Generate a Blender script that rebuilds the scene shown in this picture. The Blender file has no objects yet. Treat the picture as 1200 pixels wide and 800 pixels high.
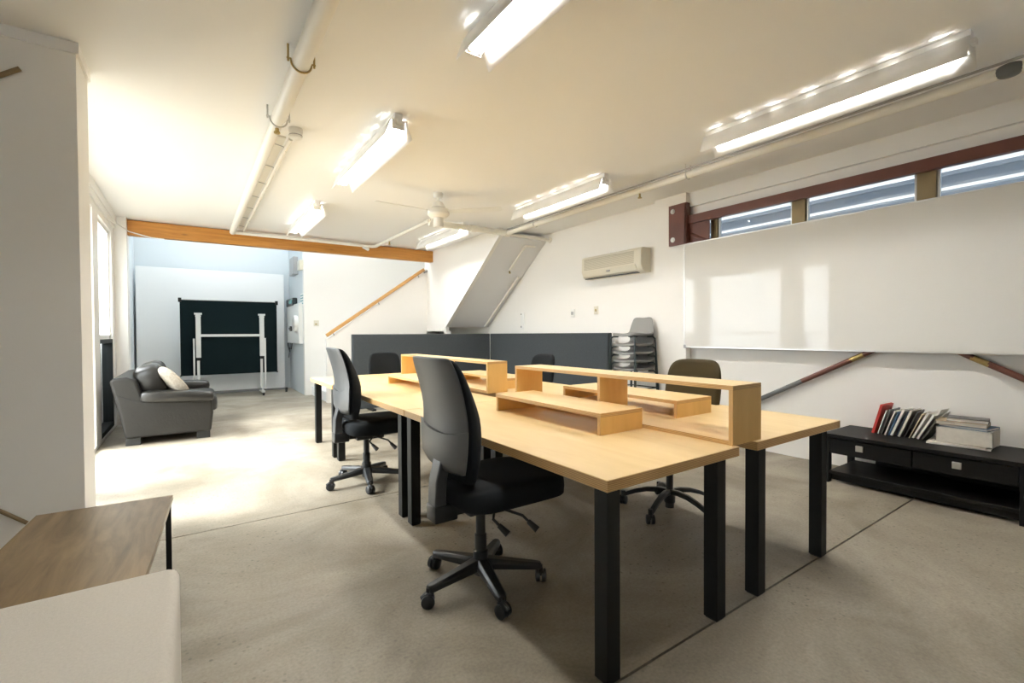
import bpy, bmesh, math, random
from mathutils import Vector, Matrix
random.seed(7)
PI = math.pi
sc = bpy.context.scene
COL = sc.collection

# ------------------------------------------------------------------ materials
def new_mat(name):
    m = bpy.data.materials.new(name); m.use_nodes = True
    nt = m.node_tree
    return m, nt, nt.nodes['Principled BSDF']

def link(nt, a, b): nt.links.new(a, b)

def plain(name, col, rough=.5, metal=0, spec=.5, bump=0, bscale=60, var=0, vscale=4, coat=0):
    m, nt, b = new_mat(name)
    b.inputs['Base Color'].default_value = (*col, 1)
    b.inputs['Roughness'].default_value = rough
    b.inputs['Metallic'].default_value = metal
    b.inputs['Specular IOR Level'].default_value = spec
    b.inputs['Coat Weight'].default_value = coat
    tc = nt.nodes.new('ShaderNodeTexCoord')
    if var:
        n = nt.nodes.new('ShaderNodeTexNoise'); n.inputs['Scale'].default_value = vscale; n.inputs['Detail'].default_value = 4
        r = nt.nodes.new('ShaderNodeValToRGB')
        r.color_ramp.elements[0].position = .3; r.color_ramp.elements[1].position = .7
        r.color_ramp.elements[0].color = (*[c*(1-var) for c in col], 1)
        r.color_ramp.elements[1].color = (*[min(1, c*(1+var)) for c in col], 1)
        link(nt, tc.outputs['Object'], n.inputs['Vector']); link(nt, n.outputs['Fac'], r.inputs['Fac'])
        link(nt, r.outputs['Color'], b.inputs['Base Color'])
    if bump:
        n2 = nt.nodes.new('ShaderNodeTexNoise'); n2.inputs['Scale'].default_value = bscale; n2.inputs['Detail'].default_value = 3
        bp = nt.nodes.new('ShaderNodeBump'); bp.inputs['Strength'].default_value = bump; bp.inputs['Distance'].default_value = .01
        link(nt, tc.outputs['Object'], n2.inputs['Vector']); link(nt, n2.outputs['Fac'], bp.inputs['Height'])
        link(nt, bp.outputs['Normal'], b.inputs['Normal'])
    return m

def wood(name, c1, c2, axis=1, scale=1.0, rough=.4, stretch=9, contrast=(.3, .7), knots=False):
    """grain streaks running along one axis (0 x, 1 y, 2 z)"""
    m, nt, b = new_mat(name)
    tc = nt.nodes.new('ShaderNodeTexCoord'); mp = nt.nodes.new('ShaderNodeMapping')
    s = [stretch*scale]*3; s[axis] = scale*.7
    mp.inputs['Scale'].default_value = s
    n = nt.nodes.new('ShaderNodeTexNoise'); n.inputs['Scale'].default_value = 2.2; n.inputs['Detail'].default_value = 7
    n.inputs['Roughness'].default_value = .6; n.inputs['Distortion'].default_value = .6
    r = nt.nodes.new('ShaderNodeValToRGB')
    r.color_ramp.elements[0].position = contrast[0]; r.color_ramp.elements[1].position = contrast[1]
    r.color_ramp.elements[0].color = (*c1, 1); r.color_ramp.elements[1].color = (*c2, 1)
    link(nt, tc.outputs['Object'], mp.inputs['Vector']); link(nt, mp.outputs['Vector'], n.inputs['Vector'])
    link(nt, n.outputs['Fac'], r.inputs['Fac'])
    out = r.outputs['Color']
    if knots:
        v = nt.nodes.new('ShaderNodeTexVoronoi'); v.inputs['Scale'].default_value = 1.0
        mp2 = nt.nodes.new('ShaderNodeMapping'); mp2.inputs['Scale'].default_value = (2.3, 7, 7)
        rr = nt.nodes.new('ShaderNodeValToRGB'); rr.color_ramp.elements[0].position = .07; rr.color_ramp.elements[1].position = .16
        rr.color_ramp.elements[0].color = (1, 1, 1, 1); rr.color_ramp.elements[1].color = (0, 0, 0, 1)
        mx = nt.nodes.new('ShaderNodeMix'); mx.data_type = 'RGBA'
        link(nt, tc.outputs['Object'], mp2.inputs['Vector']); link(nt, mp2.outputs['Vector'], v.inputs['Vector'])
        link(nt, v.outputs['Distance'], rr.inputs['Fac']); link(nt, rr.outputs['Color'], mx.inputs['Factor'])
        link(nt, out, mx.inputs['A']); mx.inputs['B'].default_value = (.12, .05, .02, 1); out = mx.outputs['Result']
    link(nt, out, b.inputs['Base Color'])
    b.inputs['Roughness'].default_value = rough
    if rough > .46: b.inputs['Specular IOR Level'].default_value = .25
    return m

def ply_edge(name, axis):
    m, nt, b = new_mat(name)
    tc = nt.nodes.new('ShaderNodeTexCoord'); sp = nt.nodes.new('ShaderNodeSeparateXYZ')
    mm = nt.nodes.new('ShaderNodeMath'); mm.operation = 'MULTIPLY'; mm.inputs[1].default_value = 2*PI/.0065
    sn = nt.nodes.new('ShaderNodeMath'); sn.operation = 'SINE'
    r = nt.nodes.new('ShaderNodeValToRGB'); r.color_ramp.elements[0].position = .25; r.color_ramp.elements[1].position = .75
    r.color_ramp.elements[0].color = (.44, .25, .09, 1); r.color_ramp.elements[1].color = (.64, .42, .19, 1)
    m2 = nt.nodes.new('ShaderNodeMath'); m2.operation = 'MULTIPLY_ADD'; m2.inputs[1].default_value = .5; m2.inputs[2].default_value = .5
    link(nt, tc.outputs['Object'], sp.inputs[0]); link(nt, sp.outputs[axis], mm.inputs[0]); link(nt, mm.outputs[0], sn.inputs[0])
    link(nt, sn.outputs[0], m2.inputs[0]); link(nt, m2.outputs[0], r.inputs['Fac']); link(nt, r.outputs['Color'], b.inputs['Base Color'])
    b.inputs['Roughness'].default_value = .5
    return m

def concrete():
    m, nt, b = new_mat('concrete')
    tc = nt.nodes.new('ShaderNodeTexCoord')
    def noise(scale, det=6, dist=0):
        n = nt.nodes.new('ShaderNodeTexNoise'); n.inputs['Scale'].default_value = scale; n.inputs['Detail'].default_value = det
        n.inputs['Distortion'].default_value = dist; n.inputs['Roughness'].default_value = .6
        link(nt, tc.outputs['Object'], n.inputs['Vector']); return n
    def ramp(src, p0, c0, p1, c1):
        r = nt.nodes.new('ShaderNodeValToRGB'); r.color_ramp.elements[0].position = p0; r.color_ramp.elements[1].position = p1
        r.color_ramp.elements[0].color = (*c0, 1); r.color_ramp.elements[1].color = (*c1, 1)
        link(nt, src, r.inputs['Fac']); return r.outputs['Color']
    def mix(fac, a, bb, blend='MIX', f=None):
        x = nt.nodes.new('ShaderNodeMix'); x.data_type = 'RGBA'; x.blend_type = blend
        if fac is None: x.inputs['Factor'].default_value = f
        else: link(nt, fac, x.inputs['Factor'])
        link(nt, a, x.inputs['A']); link(nt, bb, x.inputs['B']); return x.outputs['Result']
    base = ramp(noise(1.1, 5, .8).outputs['Fac'], .3, (.185, .157, .113), .68, (.405, .362, .290))
    fine = ramp(noise(75, 8).outputs['Fac'], .36, (.5, .5, .5), .62, (1, 1, 1))
    c = mix(None, base, fine, 'MULTIPLY', .4)
    v = nt.nodes.new('ShaderNodeTexVoronoi'); v.inputs['Scale'].default_value = 24; v.feature = 'F1'
    link(nt, tc.outputs['Object'], v.inputs['Vector'])
    speck = ramp(v.outputs['Distance'], .11, (.8, .8, .8), .21, (0, 0, 0))
    patch = ramp(noise(.9, 3).outputs['Fac'], .40, (0, 0, 0), .58, (.9, .9, .9))
    x = nt.nodes.new('ShaderNodeMath'); x.operation = 'MULTIPLY'
    link(nt, speck, x.inputs[0]); link(nt, patch, x.inputs[1])
    dk = nt.nodes.new('ShaderNodeRGB'); dk.outputs[0].default_value = (.10, .088, .07, 1)
    c = mix(x.outputs[0], c, dk.outputs[0])
    stain = ramp(noise(3.3, 6, 1.2).outputs['Fac'], .60, (0, 0, 0), .78, (.4, .4, .4))
    sc_ = nt.nodes.new('ShaderNodeRGB'); sc_.outputs[0].default_value = (.22, .19, .15, 1)
    c = mix(stain, c, sc_.outputs[0])
    link(nt, c, b.inputs['Base Color'])
    rr = ramp(noise(2.1, 4).outputs['Fac'], .3, (.42, .42, .42), .7, (.62, .62, .62))
    link(nt, rr, b.inputs['Roughness'])
    bp = nt.nodes.new('ShaderNodeBump'); bp.inputs['Strength'].default_value = .12; bp.inputs['Distance'].default_value = .004
    link(nt, noise(90, 3).outputs['Fac'], bp.inputs['Height']); link(nt, bp.outputs['Normal'], b.inputs['Normal'])
    return m

def emit(name, col, s):
    m, nt, b = new_mat(name)
    b.inputs['Base Color'].default_value = (*col, 1)
    b.inputs['Emission Color'].default_value = (*col, 1); b.inputs['Emission Strength'].default_value = s
    return m

def glass(name, tint, refl=.08):
    m, nt, b = new_mat(name); nt.nodes.remove(b)
    t = nt.nodes.new('ShaderNodeBsdfTransparent'); t.inputs[0].default_value = (*tint, 1)
    g = nt.nodes.new('ShaderNodeBsdfGlossy'); g.inputs['Roughness'].default_value = .02
    mx = nt.nodes.new('ShaderNodeMixShader'); mx.inputs[0].default_value = refl
    link(nt, t.outputs[0], mx.inputs[1]); link(nt, g.outputs[0], mx.inputs[2])
    link(nt, mx.outputs[0], nt.nodes['Material Output'].inputs[0]); return m

M = dict(
    wall=plain('white_paint', (.84, .822, .788), .6, bump=.05, bscale=120),
    ceil=plain('ceiling_paint', (.875, .878, .872), .7),
    trim=plain('gloss_white_paint', (.82, .81, .79), .35),
    cool=plain('cool_white_paint', (.80, .81, .81), .6),
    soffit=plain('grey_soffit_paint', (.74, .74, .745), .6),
    floor=concrete(), gap=plain('joint_dirt', (.07, .06, .05), .9),
    ply=wood('birch_plywood', (.70, .50, .235), (.79, .60, .325), 1, 1.0, .38, 5),
    plyz=wood('birch_plywood_shaded', (.66, .405, .13), (.74, .485, .18), 2, 1.0, .42, 5),  # same birch as the tops; shade of the upright faces put into the colour
    edgez=ply_edge('ply_edge_flat', 2), edgey=ply_edge('ply_edge_upright', 1),
    beam=wood('pine_beam', (.40, .16, .025), (.58, .27, .055), 0, 1.2, .45, 12, knots=True),
    rail=wood('oak_handrail', (.50, .26, .08), (.62, .36, .13), 0, 1.5, .4),
    walnut=wood('walnut_veneer', (.10, .064, .028), (.30, .205, .105), 1, 1.6, .33, 5, (.3, .72)),
    black=plain('black_powder_coat', (.006, .007, .007), .5, spec=.3),
    bfab=plain('black_fabric', (.012, .014, .016), .9, bump=.25, bscale=400, spec=.2),
    gshell=plain('graphite_plastic', (.075, .08, .085), .38, bump=.05, bscale=300),
    bplas=plain('black_plastic', (.018, .02, .022), .35),
    gplas=plain('satin_grey_plastic', (.06, .063, .066), .35),
    olive=plain('olive_brown_fabric', (.062, .048, .024), .9, bump=.25, bscale=350, spec=.2),
    felt=plain('charcoal_felt', (.060, .068, .074), .95, bump=.3, bscale=300, var=.12, vscale=90, spec=.1),
    leather=plain('dark_leather', (.018, .017, .0155), .45, spec=.35, bump=.16, bscale=45, var=.15, vscale=6),
    leather2=plain('dark_leather_gloss', (.016, .015, .0135), .30, bump=.18, bscale=28, var=.2, vscale=6),
    knit=plain('cream_knit', (.40, .36, .30), .95, bump=.6, bscale=120, var=.15, vscale=60),
    linen=plain('beige_linen', (.62, .585, .53), .95, bump=.2, bscale=420, var=.05, vscale=150, spec=.2),
    foot=plain('dark_wood_foot', (.02, .022, .022), .4),
    white=plain('white_metal', (.80, .80, .78), .35),
    cream=plain('cream_plastic', (.70, .66, .55), .4),
    pipe=plain('white_pipe_paint', (.78, .755, .69), .45),
    brass=plain('brass', (.45, .34, .14), .35, .9),
    steel=plain('brushed_steel', (.62, .61, .58), .35, .9),
    grey=plain('pale_grey_metal', (.62, .62, .60), .4),
    mgrey=plain('mid_grey_plastic', (.36, .36, .36), .45),
    red_steel=plain('red_oxide_paint', (.135, .046, .031), .45, var=.12, vscale=5),
    grey_steel=plain('grey_steel_paint', (.12, .125, .125), .45),
    wb=plain('whiteboard_enamel', (.74, .728, .692), .045, spec=.34),
    alu=plain('aluminium', (.66, .66, .65), .35, .8),
    bronze=plain('bronze_window_frame', (.30, .22, .11), .42, .3),
    pptop=plain('dark_green_board', (.004, .011, .013), .8, spec=.12),
    cab=wood('black_brown_ash', (.002, .0022, .0025), (.007, .0065, .006), 1, 2, .48, 10),
    stool=plain('grey_shell', (.22, .215, .205), .5),
    stoolf=plain('dark_green_steel', (.022, .035, .036), .4),
    tube=emit('fluorescent_tube', (1, .99, .96), 28),
    lampw=plain('lamp_white', (.86, .85, .83), .4),
    glass=glass('clear_glass', (.96, .98, .98)),
    dark=plain('dark_screen', (.01, .02, .022), .25),
    teal=plain('teal_print', (.10, .32, .33), .5),
    paper=plain('paper', (.66, .62, .55), .8, var=.06, vscale=30),
    paper2=plain('white_paper', (.74, .72, .68), .8),
    redf=plain('red_card', (.50, .035, .025), .5),
    blue=plain('blue_card', (.06, .14, .24), .5),
    navy=plain('navy_card', (.02, .035, .06), .5),
    tan=plain('tan_card', (.42, .33, .22), .6),
    slate=plain('slate_card', (.07, .065, .06), .4, var=.5, vscale=25),
    stick=plain('brown_wood_stick', (.24, .17, .085), .6),
    clad=plain('blue_grey_weatherboard', (.20, .235, .28), .6),
    fence=plain('dark_steel_fence', (.012, .018, .022), .6),
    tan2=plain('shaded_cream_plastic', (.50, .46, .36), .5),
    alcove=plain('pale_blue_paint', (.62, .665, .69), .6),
)

# ------------------------------------------------------------------ mesh tools
class MB:
    def __init__(s): s.bm = bmesh.new()
    def box(s, x0, x1, y0, y1, z0, z1, bev=0, seg=2, edge=None, rot=None, piv=None):
        if x1 < x0: x0, x1 = x1, x0
        if y1 < y0: y0, y1 = y1, y0
        if z1 < z0: z0, z1 = z1, z0
        v = [s.bm.verts.new((x, y, z)) for x in (x0, x1) for y in (y0, y1) for z in (z0, z1)]
        fs = [(0, 1, 3, 2), (4, 6, 7, 5), (0, 4, 5, 1), (2, 3, 7, 6), (0, 2, 6, 4), (1, 5, 7, 3)]
        faces = [s.bm.faces.new([v[i] for i in f]) for f in fs]
        if edge is not None:
            for i, f in enumerate(faces):
                if i//2 != edge: f.material_index = 1
        if bev:
            es = {e for f in faces for e in f.edges}
            r = bmesh.ops.bevel(s.bm, geom=list(es), offset=bev, segments=seg, profile=.5, affect='EDGES')
            v = list({q for f in r['faces'] for q in f.verts} | {q for q in v if q.is_valid})
        if rot is not None:
            bmesh.ops.transform(s.bm, matrix=Matrix.Translation(piv) @ rot @ Matrix.Translation(-Vector(piv)), verts=v)
        return s
    def tube(s, pts, r, seg=10, cap=True, close=False):
        pts = [Vector(p) for p in pts]; n = len(pts); rings = []
        rs = r if isinstance(r, (list, tuple)) else [r]*n
        t0 = (pts[1]-pts[0]).normalized()
        up = Vector((0, 0, 1)) if abs(t0.z) < .9 else Vector((1, 0, 0))
        nrm = (up - t0*up.dot(t0)).normalized()
        for i, p in enumerate(pts):
            if i == 0: t = pts[1]-pts[0]
            elif i == n-1: t = pts[-1]-pts[-2]
            else: t = (pts[i]-pts[i-1]).normalized()+(pts[i+1]-pts[i]).normalized()
            t.normalize(); nrm = (nrm - t*nrm.dot(t)).normalized(); b = t.cross(nrm)
            rings.append([s.bm.verts.new(p+(nrm*math.cos(2*PI*k/seg)+b*math.sin(2*PI*k/seg))*rs[i]) for k in range(seg)])
        for a, b in zip(rings, rings[1:]):
            for k in range(seg): s.bm.faces.new((a[k], a[(k+1) % seg], b[(k+1) % seg], b[k]))
        if cap:
            s.bm.faces.new(rings[0][::-1]); s.bm.faces.new(rings[-1])
        return s
    def cyl(s, p0, p1, r0, r1=None, seg=16): return s.tube([p0, p1], [r0, r0 if r1 is None else r1], seg)
    def lathe(s, prof, c=(0, 0, 0), seg=20):
        rings = []
        for r, z in prof:
            rings.append([s.bm.verts.new((c[0]+r*math.cos(2*PI*k/seg), c[1]+r*math.sin(2*PI*k/seg), c[2]+z)) for k in range(seg)])
        for a, b in zip(rings, rings[1:]):
            for k in range(seg): s.bm.faces.new((a[k], a[(k+1) % seg], b[(k+1) % seg], b[k]))
        s.bm.faces.new(rings[0][::-1]); s.bm.faces.new(rings[-1]); return s
    def prism(s, poly, axis, a, b):
        def P(u, v, w): return (w, u, v) if axis == 0 else ((u, w, v) if axis == 1 else (u, v, w))
        A = [s.bm.verts.new(P(u, v, a)) for u, v in poly]; B = [s.bm.verts.new(P(u, v, b)) for u, v in poly]
        s.bm.faces.new(A[::-1]); s.bm.faces.new(B); n = len(A)
        for i in range(n): s.bm.faces.new((A[i], A[(i+1) % n], B[(i+1) % n], B[i]))
        return s
    def loft(s, rings):
        R = [[s.bm.verts.new(p) for p in r] for r in rings]; n = len(R[0])
        for a, b in zip(R, R[1:]):
            for k in range(n): s.bm.faces.new((a[k], a[(k+1) % n], b[(k+1) % n], b[k]))
        s.bm.faces.new(R[0][::-1]); s.bm.faces.new(R[-1]); return s
    def puff(s, c, size, e1=.4, e2=.4, nu=24, nv=14, rot=None, warp=None):
        """superellipsoid cushion"""
        f = lambda w, m: math.copysign(abs(w)**m, w)
        rings = []
        R = rot or Matrix.Identity(4)
        for j in range(nv+1):
            ph = -PI/2+PI*j/nv; ph = max(-PI/2+.03, min(PI/2-.03, ph)); ring = []
            for i in range(nu):
                th = 2*PI*i/nu
                p = Vector((size[0]*f(math.cos(ph), e1)*f(math.cos(th), e2), size[1]*f(math.cos(ph), e1)*f(math.sin(th), e2), size[2]*f(math.sin(ph), e1)))
                if warp: p = Vector(warp(p))
                ring.append(tuple(Vector(c)+(R @ p)))
            rings.append(ring)
        return s.loft(rings)

def wloc(o):
    v = Vector((0, 0, 0))
    while o is not None: v = v+Vector(o.location); o = o.parent
    return v

def obj(name, mb, mats, parent=None, origin=None, bev=0, sub=0, ang=35, seg=2, kind=None, label=None):
    bm = mb.bm
    org = wloc(parent) if parent is not None else Vector(origin or (0, 0, 0))
    for v in bm.verts: v.co -= org
    bmesh.ops.recalc_face_normals(bm, faces=bm.faces)
    me = bpy.data.meshes.new(name); bm.to_mesh(me); bm.free()
    for m in (mats if isinstance(mats, (list, tuple)) else [mats]): me.materials.append(M[m])
    me.shade_smooth(); me.set_sharp_from_angle(angle=math.radians(ang))
    o = bpy.data.objects.new(name, me); COL.objects.link(o)
    if parent is not None: o.parent = parent
    else: o.location = org
    if bev:
        b = o.modifiers.new('bevel', 'BEVEL'); b.width = bev; b.segments = seg; b.limit_method = 'ANGLE'; b.angle_limit = math.radians(40)
        b.harden_normals = False
    if sub:
        q = o.modifiers.new('sub', 'SUBSURF'); q.levels = q.render_levels = sub
    if kind: o['kind'] = kind
    if label: o['label'] = label
    return o

def tag(o, label, cat, group=None):
    o['label'] = label; o['category'] = cat
    if group: o['group'] = group
    return o

def thing(name, label, cat, loc, group=None):
    o = bpy.data.objects.new(name, None); COL.objects.link(o); o.location = loc; o.empty_display_size = .1
    return tag(o, label, cat, group)

def dup(root, loc, rz=0, label=None, group=None):
    r = root.copy(); COL.objects.link(r); r.location = loc; r.rotation_euler = (0, 0, rz)
    if label: r['label'] = label
    if group: r['group'] = group
    for ch in list(root.children):
        c = ch.copy(); COL.objects.link(c); c.parent = r
        for g in list(ch.children):
            d = g.copy(); COL.objects.link(d); d.parent = c
    return r

def B(*a, **k): return MB().box(*a, **k)

# ------------------------------------------------------------------ camera
cam = bpy.data.cameras.new('camera'); co = bpy.data.objects.new('camera', cam); COL.objects.link(co)
cam.sensor_width = 36; cam.lens = 545.8/1200*36; cam.clip_start = .03; cam.clip_end = 200
yaw, pit, roll = [math.radians(a) for a in (34.595, -.951, -.328)]
fw = Vector((math.sin(yaw)*math.cos(pit), math.cos(yaw)*math.cos(pit), math.sin(pit)))
r0 = Vector((math.cos(yaw), -math.sin(yaw), 0)); u0 = r0.cross(fw)
Rr = r0*math.cos(roll)+u0*math.sin(roll); Uu = Rr.cross(fw)
mat = Matrix((Rr, Uu, -fw)).transposed().to_4x4(); mat.translation = (0, 0, 1.24)
co.matrix_world = mat
sc.camera = co

# ------------------------------------------------------------------ the room
CEIL = 2.9
def struct(name, mb, m, **k): return obj(name, mb, m, kind='structure', **k)

# floor: poured slabs with open saw joints
f = MB(); g = .010
ys = [-3.4, 1.139, 3.52, 12.1]
for a, b in zip(ys, ys[1:]): f.box(-5.2, 5.2, a+g/2, b-g/2, -.05, 0)
struct('floor', f, 'floor')
struct('floor_joint', B(-5.2, 5.2, -3.4, 12.1, -.08, -.012), 'gap')
struct('ceiling', MB().box(-5.2, 5.25, -3.4, 3.96, CEIL, CEIL+.12).box(-1.0, 5.25, 3.96, 8.66, CEIL, CEIL+.12), 'ceil')

# left glazed wall and the nib that hides its near end
LW = -.86
w = MB()
wins = [(3.985, 4.62), (4.98, 6.74), (7.10, 8.2)]
ztop = 2.64
y = 3.9
for a, b in wins:
    w.box(LW-.14, LW, y, a, 0, CEIL); w.box(LW-.14, LW, a, b, ztop, CEIL); w.box(LW-.14, LW, a, b, 0, .04)
    y = b
w.box(LW-.14, LW, y, 8.44, 0, CEIL)
struct('wall_left', w, 'trim')
struct('wall_left_nib', MB().box(-5.2, -.515, 3.6, 3.96, 0, CEIL), 'wall')
struct('trim_1', MB().box(-5.2, -.50, 3.585, 3.6, CEIL-.06, CEIL).box(-.515, -.50, 3.6, 3.96, CEIL-.06, CEIL), 'trim')
struct('trim_2', MB().box(LW, LW+.035, 3.96, 8.44, CEIL-.10, CEIL).box(LW, LW+.018, 3.96, 8.44, CEIL-.17, CEIL-.10), 'trim')
struct('wall_left_end', MB().box(LW-.14, -.72, 8.44, 8.72, 0, CEIL), 'trim')
for n, (a, b) in enumerate(wins):
    fr = MB(); t = .04
    fr.box(LW-.10, LW-.03, a, a+t, .04, ztop).box(LW-.10, LW-.03, b-t, b, .04, ztop)
    fr.box(LW-.10, LW-.03, a, b, ztop-t, ztop).box(LW-.10, LW-.03, a, b, 1.20, 1.25)
    wf = struct('window_%d' % (n+1), fr, 'trim')
    obj('window_glass', B(LW-.068, LW-.062, a+t, b-t, .06, ztop-t), 'glass', wf)
    if n < 2: continue
    lf = MB(); lt = .05
    lf.box(LW-.11, LW-.004, a+.002, a+lt, .042, 1.2).box(LW-.11, LW-.004, b-lt, b-.002, .042, 1.2).box(LW-.11, LW-.004, a+lt, b-lt, 1.15, 1.2).box(LW-.11, LW-.004, a+lt, b-lt, .042, .10)
    obj('lower_frame', lf, 'fence', wf, label='black lower window frame')
    br = MB()
    for q in range(3):
        z0 = .14+q*.37
        br.cyl((LW-.17, a-.03, z0+.16), (LW-.17, b+.03, z0), .012, seg=8)
    obj('brace_bar', br, 'grey', wf, label='pale diagonal brace bars outside the lower glass')
# dark fence outside the left glazing
fe = MB()
fe.box(-1.12, -1.08, 6.9, 11.5, 0, 1.19)
for k in range(17): fe.box(-1.08, -1.07, 6.95+k*.103, 6.99+k*.103, 0, 1.17)
tag(obj('boundary_fence', fe, 'fence', origin=(-1.1, 7.8, 0)), 'dark corrugated fence outside the lower panes of the left windows', 'fence')
struct('ground_outside', B(-9, -1.0, 3.97, 14, -.08, -.02), 'floor')

# right wall: clerestory windows above the whiteboard, a pier, then the air-conditioner wall
RW = 4.93
WZ0, WZ1 = 2.24, 2.63
w = MB()
w.box(RW, RW+.2, -3.4, 3.3, 0, WZ0).box(RW, RW+.2, -3.4, 3.3, WZ1, CEIL).box(RW, RW+.2, 3.3, 12.1, 0, CEIL)
struct('wall_right', w, 'wall')
struct('wall_right_pier', B(4.84, RW, 3.38, 3.83, 0, CEIL), 'wall')
struct('trim_3', MB().box(RW-.05, RW, -3.4, 3.38, WZ1+.10, WZ1+.16).box(RW-.03, RW, -3.4, 3.38, WZ1+.16, CEIL), 'trim')
fr = MB()
for y0, y1 in ((3.05, 3.13), (2.13, 2.25), (1.16, 1.28), (.2, .32), (-.78, -.66), (-1.8, -1.7)):
    fr.box(RW+.02, RW+.10, y0, y1, WZ0, WZ1)
fr.box(RW+.03, RW+.09, -3.4, 3.3, WZ0, WZ0+.03).box(RW+.03, RW+.09, -3.4, 3.3, WZ1-.03, WZ1)
wf = struct('window_4', fr, 'bronze')
obj('window_glass', B(RW+.058, RW+.064, -3.4, 3.3, WZ0+.02, WZ1-.02), 'glass', wf)
inner = MB()
for y0, y1 in ((2.25, 3.05), (1.28, 2.13), (.32, 1.16), (-.66, .2), (-1.7, -.78)):
    inner.box(RW+.04, RW+.075, y0+.005, y0+.02, WZ0+.03, WZ1-.03).box(RW+.04, RW+.075, y1-.02, y1-.005, WZ0+.03, WZ1-.03)
    inner.box(RW+.04, RW+.075, y0+.02, y1-.02, WZ1-.05, WZ1-.03)
obj('window_sash', inner, 'alu', wf, label='thin pale aluminium sash around each pane')
# the neighbouring building seen through those windows
cl = MB()
for k in range(32):
    z = -.08+k*.16
    cl.prism([(6.3, z), (6.26, z), (6.285, z+.17), (6.3, z+.17)], 1, -6, 9)
nb = thing('neighbour_building', 'blue grey weatherboard building seen outside the high windows', 'building', (6.28, 1.5, 0))
obj('weatherboard_wall', cl, 'clad', nb)
obj('upper_band', MB().box(6.22, 6.27, -6, 9, 2.84, 2.87), 'trim', nb, label='white painted band')
obj('lower_band', MB().box(6.24, 6.27, -6, 9, 2.655, 2.68), 'trim', nb, label='white painted band')
struct('added_sun_shade', MB().box(RW+.2, 5.5, -6, 8.4, 3.02, 3.1).box(RW+.2, RW+.3, -6, 8.4, 3.1, 5.2), 'clad')  # unseen overhang and wall added to keep sun off the neighbouring cladding
# back parts of the room
struct('wall_back', B(1.92, 5.13, 10.27, 10.4, 0, 4.9), 'wall')
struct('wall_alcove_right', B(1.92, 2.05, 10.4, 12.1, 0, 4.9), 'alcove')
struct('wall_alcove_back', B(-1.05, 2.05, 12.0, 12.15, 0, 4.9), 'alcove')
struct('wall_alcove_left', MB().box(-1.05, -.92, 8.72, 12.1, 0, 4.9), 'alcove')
struct('wall_stairwell_right', B(RW+.2, RW+.35, 8.5, 10.4, 0, 4.9), 'wall')
struct('wall_upper_left', B(-1.05, 5.2, 8.66, 8.78, CEIL, 4.9), 'wall')
# stairwell roof with an open skylight frame
rf = MB()
rf.box(-1.05, 5.3, 8.66, 9.2, 4.8, 4.9).box(-1.05, 5.3, 11.4, 12.15, 4.8, 4.9).box(-1.05, 0, 9.2, 11.4, 4.8, 4.9).box(3.2, 5.3, 9.2, 11.4, 4.8, 4.9)
struct('ceiling_stairwell', rf, 'ceil')
struct('skylight_sun_block', B(-.15, -.05, 8.4, 12, 4.9, 8.2), 'clad')  # unseen screen added to keep direct sun out of the skylight
struct('window_5', B(0, 3.2, 9.2, 11.4, 4.84, 4.85), 'glass')
# walls behind the camera
m = MB(); xa_, xb_, za_, zb_ = -3.3, -1.9, .9, 1.9
m.box(-5.2, 5.2, -3.4, -3.25, 0, za_).box(-5.2, 5.2, -3.4, -3.25, zb_, CEIL).box(-5.2, xa_, -3.4, -3.25, za_, zb_).box(xb_, 5.2, -3.4, -3.25, za_, zb_)
struct('wall_front', m, 'wall')
wf = struct('window_6', MB().box(xa_, xb_, -3.36, -3.29, za_, za_+.05).box(xa_, xb_, -3.36, -3.29, zb_-.05, zb_).box(xa_, xa_+.05, -3.36, -3.29, za_+.05, zb_-.05).box(xb_-.05, xb_, -3.36, -3.29, za_+.05, zb_-.05), 'trim')  # window added out of view to throw daylight onto the nib wall
obj('window_glass', B(xa_+.05, xb_-.05, -3.33, -3.325, za_+.05, zb_-.05), 'glass', wf)
struct('wall_far_left', B(-5.2, -5.05, -3.4, 3.7, 0, CEIL), 'wall')

# ------------------------------------------------------------------ staircase
st = thing('staircase', 'white boarded staircase with oak handrail and sloping grey underside behind the grey panels', 'staircase', (3.2, 8.9, 0))
par = MB()
par.prism([(2.03, 0), (3.80, 0), (3.98, 1.24), (4.06, 1.42), (4.06, 2.62), (2.03, 1.165)], 1, 8.86, 8.96)
obj('parapet_wall', par, 'wall', st)
# lower flight steps behind the parapet
sp = MB(); n = 8
for k in range(n): sp.box(2.05+k*.24, 2.05+(k+1)*.24, 8.96, 10.27, 0, .175*(k+1))
obj('lower_steps', sp, 'cool', st)
obj('landing', B(4.06, 4.93, 8.03, 10.27, 1.385, 1.46), 'wall', st)
# upper flight: side wall, soffit
up = MB()
up.prism([(8.0, 1.375), (6.12, 2.775), (6.12, 2.9), (8.96, 2.9), (8.96, 1.30), (8.0, 1.30)], 0, 4.0, 4.06)
obj('side_wall', up, 'wall', st)
so = MB()
so.prism([(8.0, 1.375), (6.12, 2.775), (6.16, 2.86), (8.03, 1.47)], 0, 4.06, RW)
obj('soffit', so, 'soffit', st, label='smooth grey sloping soffit')
tr = MB()
tr.prism([(8.0, 1.35), (6.10, 2.765), (6.10, 2.80), (8.0, 1.40)], 0, 3.975, 4.0)
obj('stringer_trim', tr, 'trim', st)
obj('post', B(4.0, 4.10, 8.0, 8.1, 0, 1.30), 'wall', st)
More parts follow.
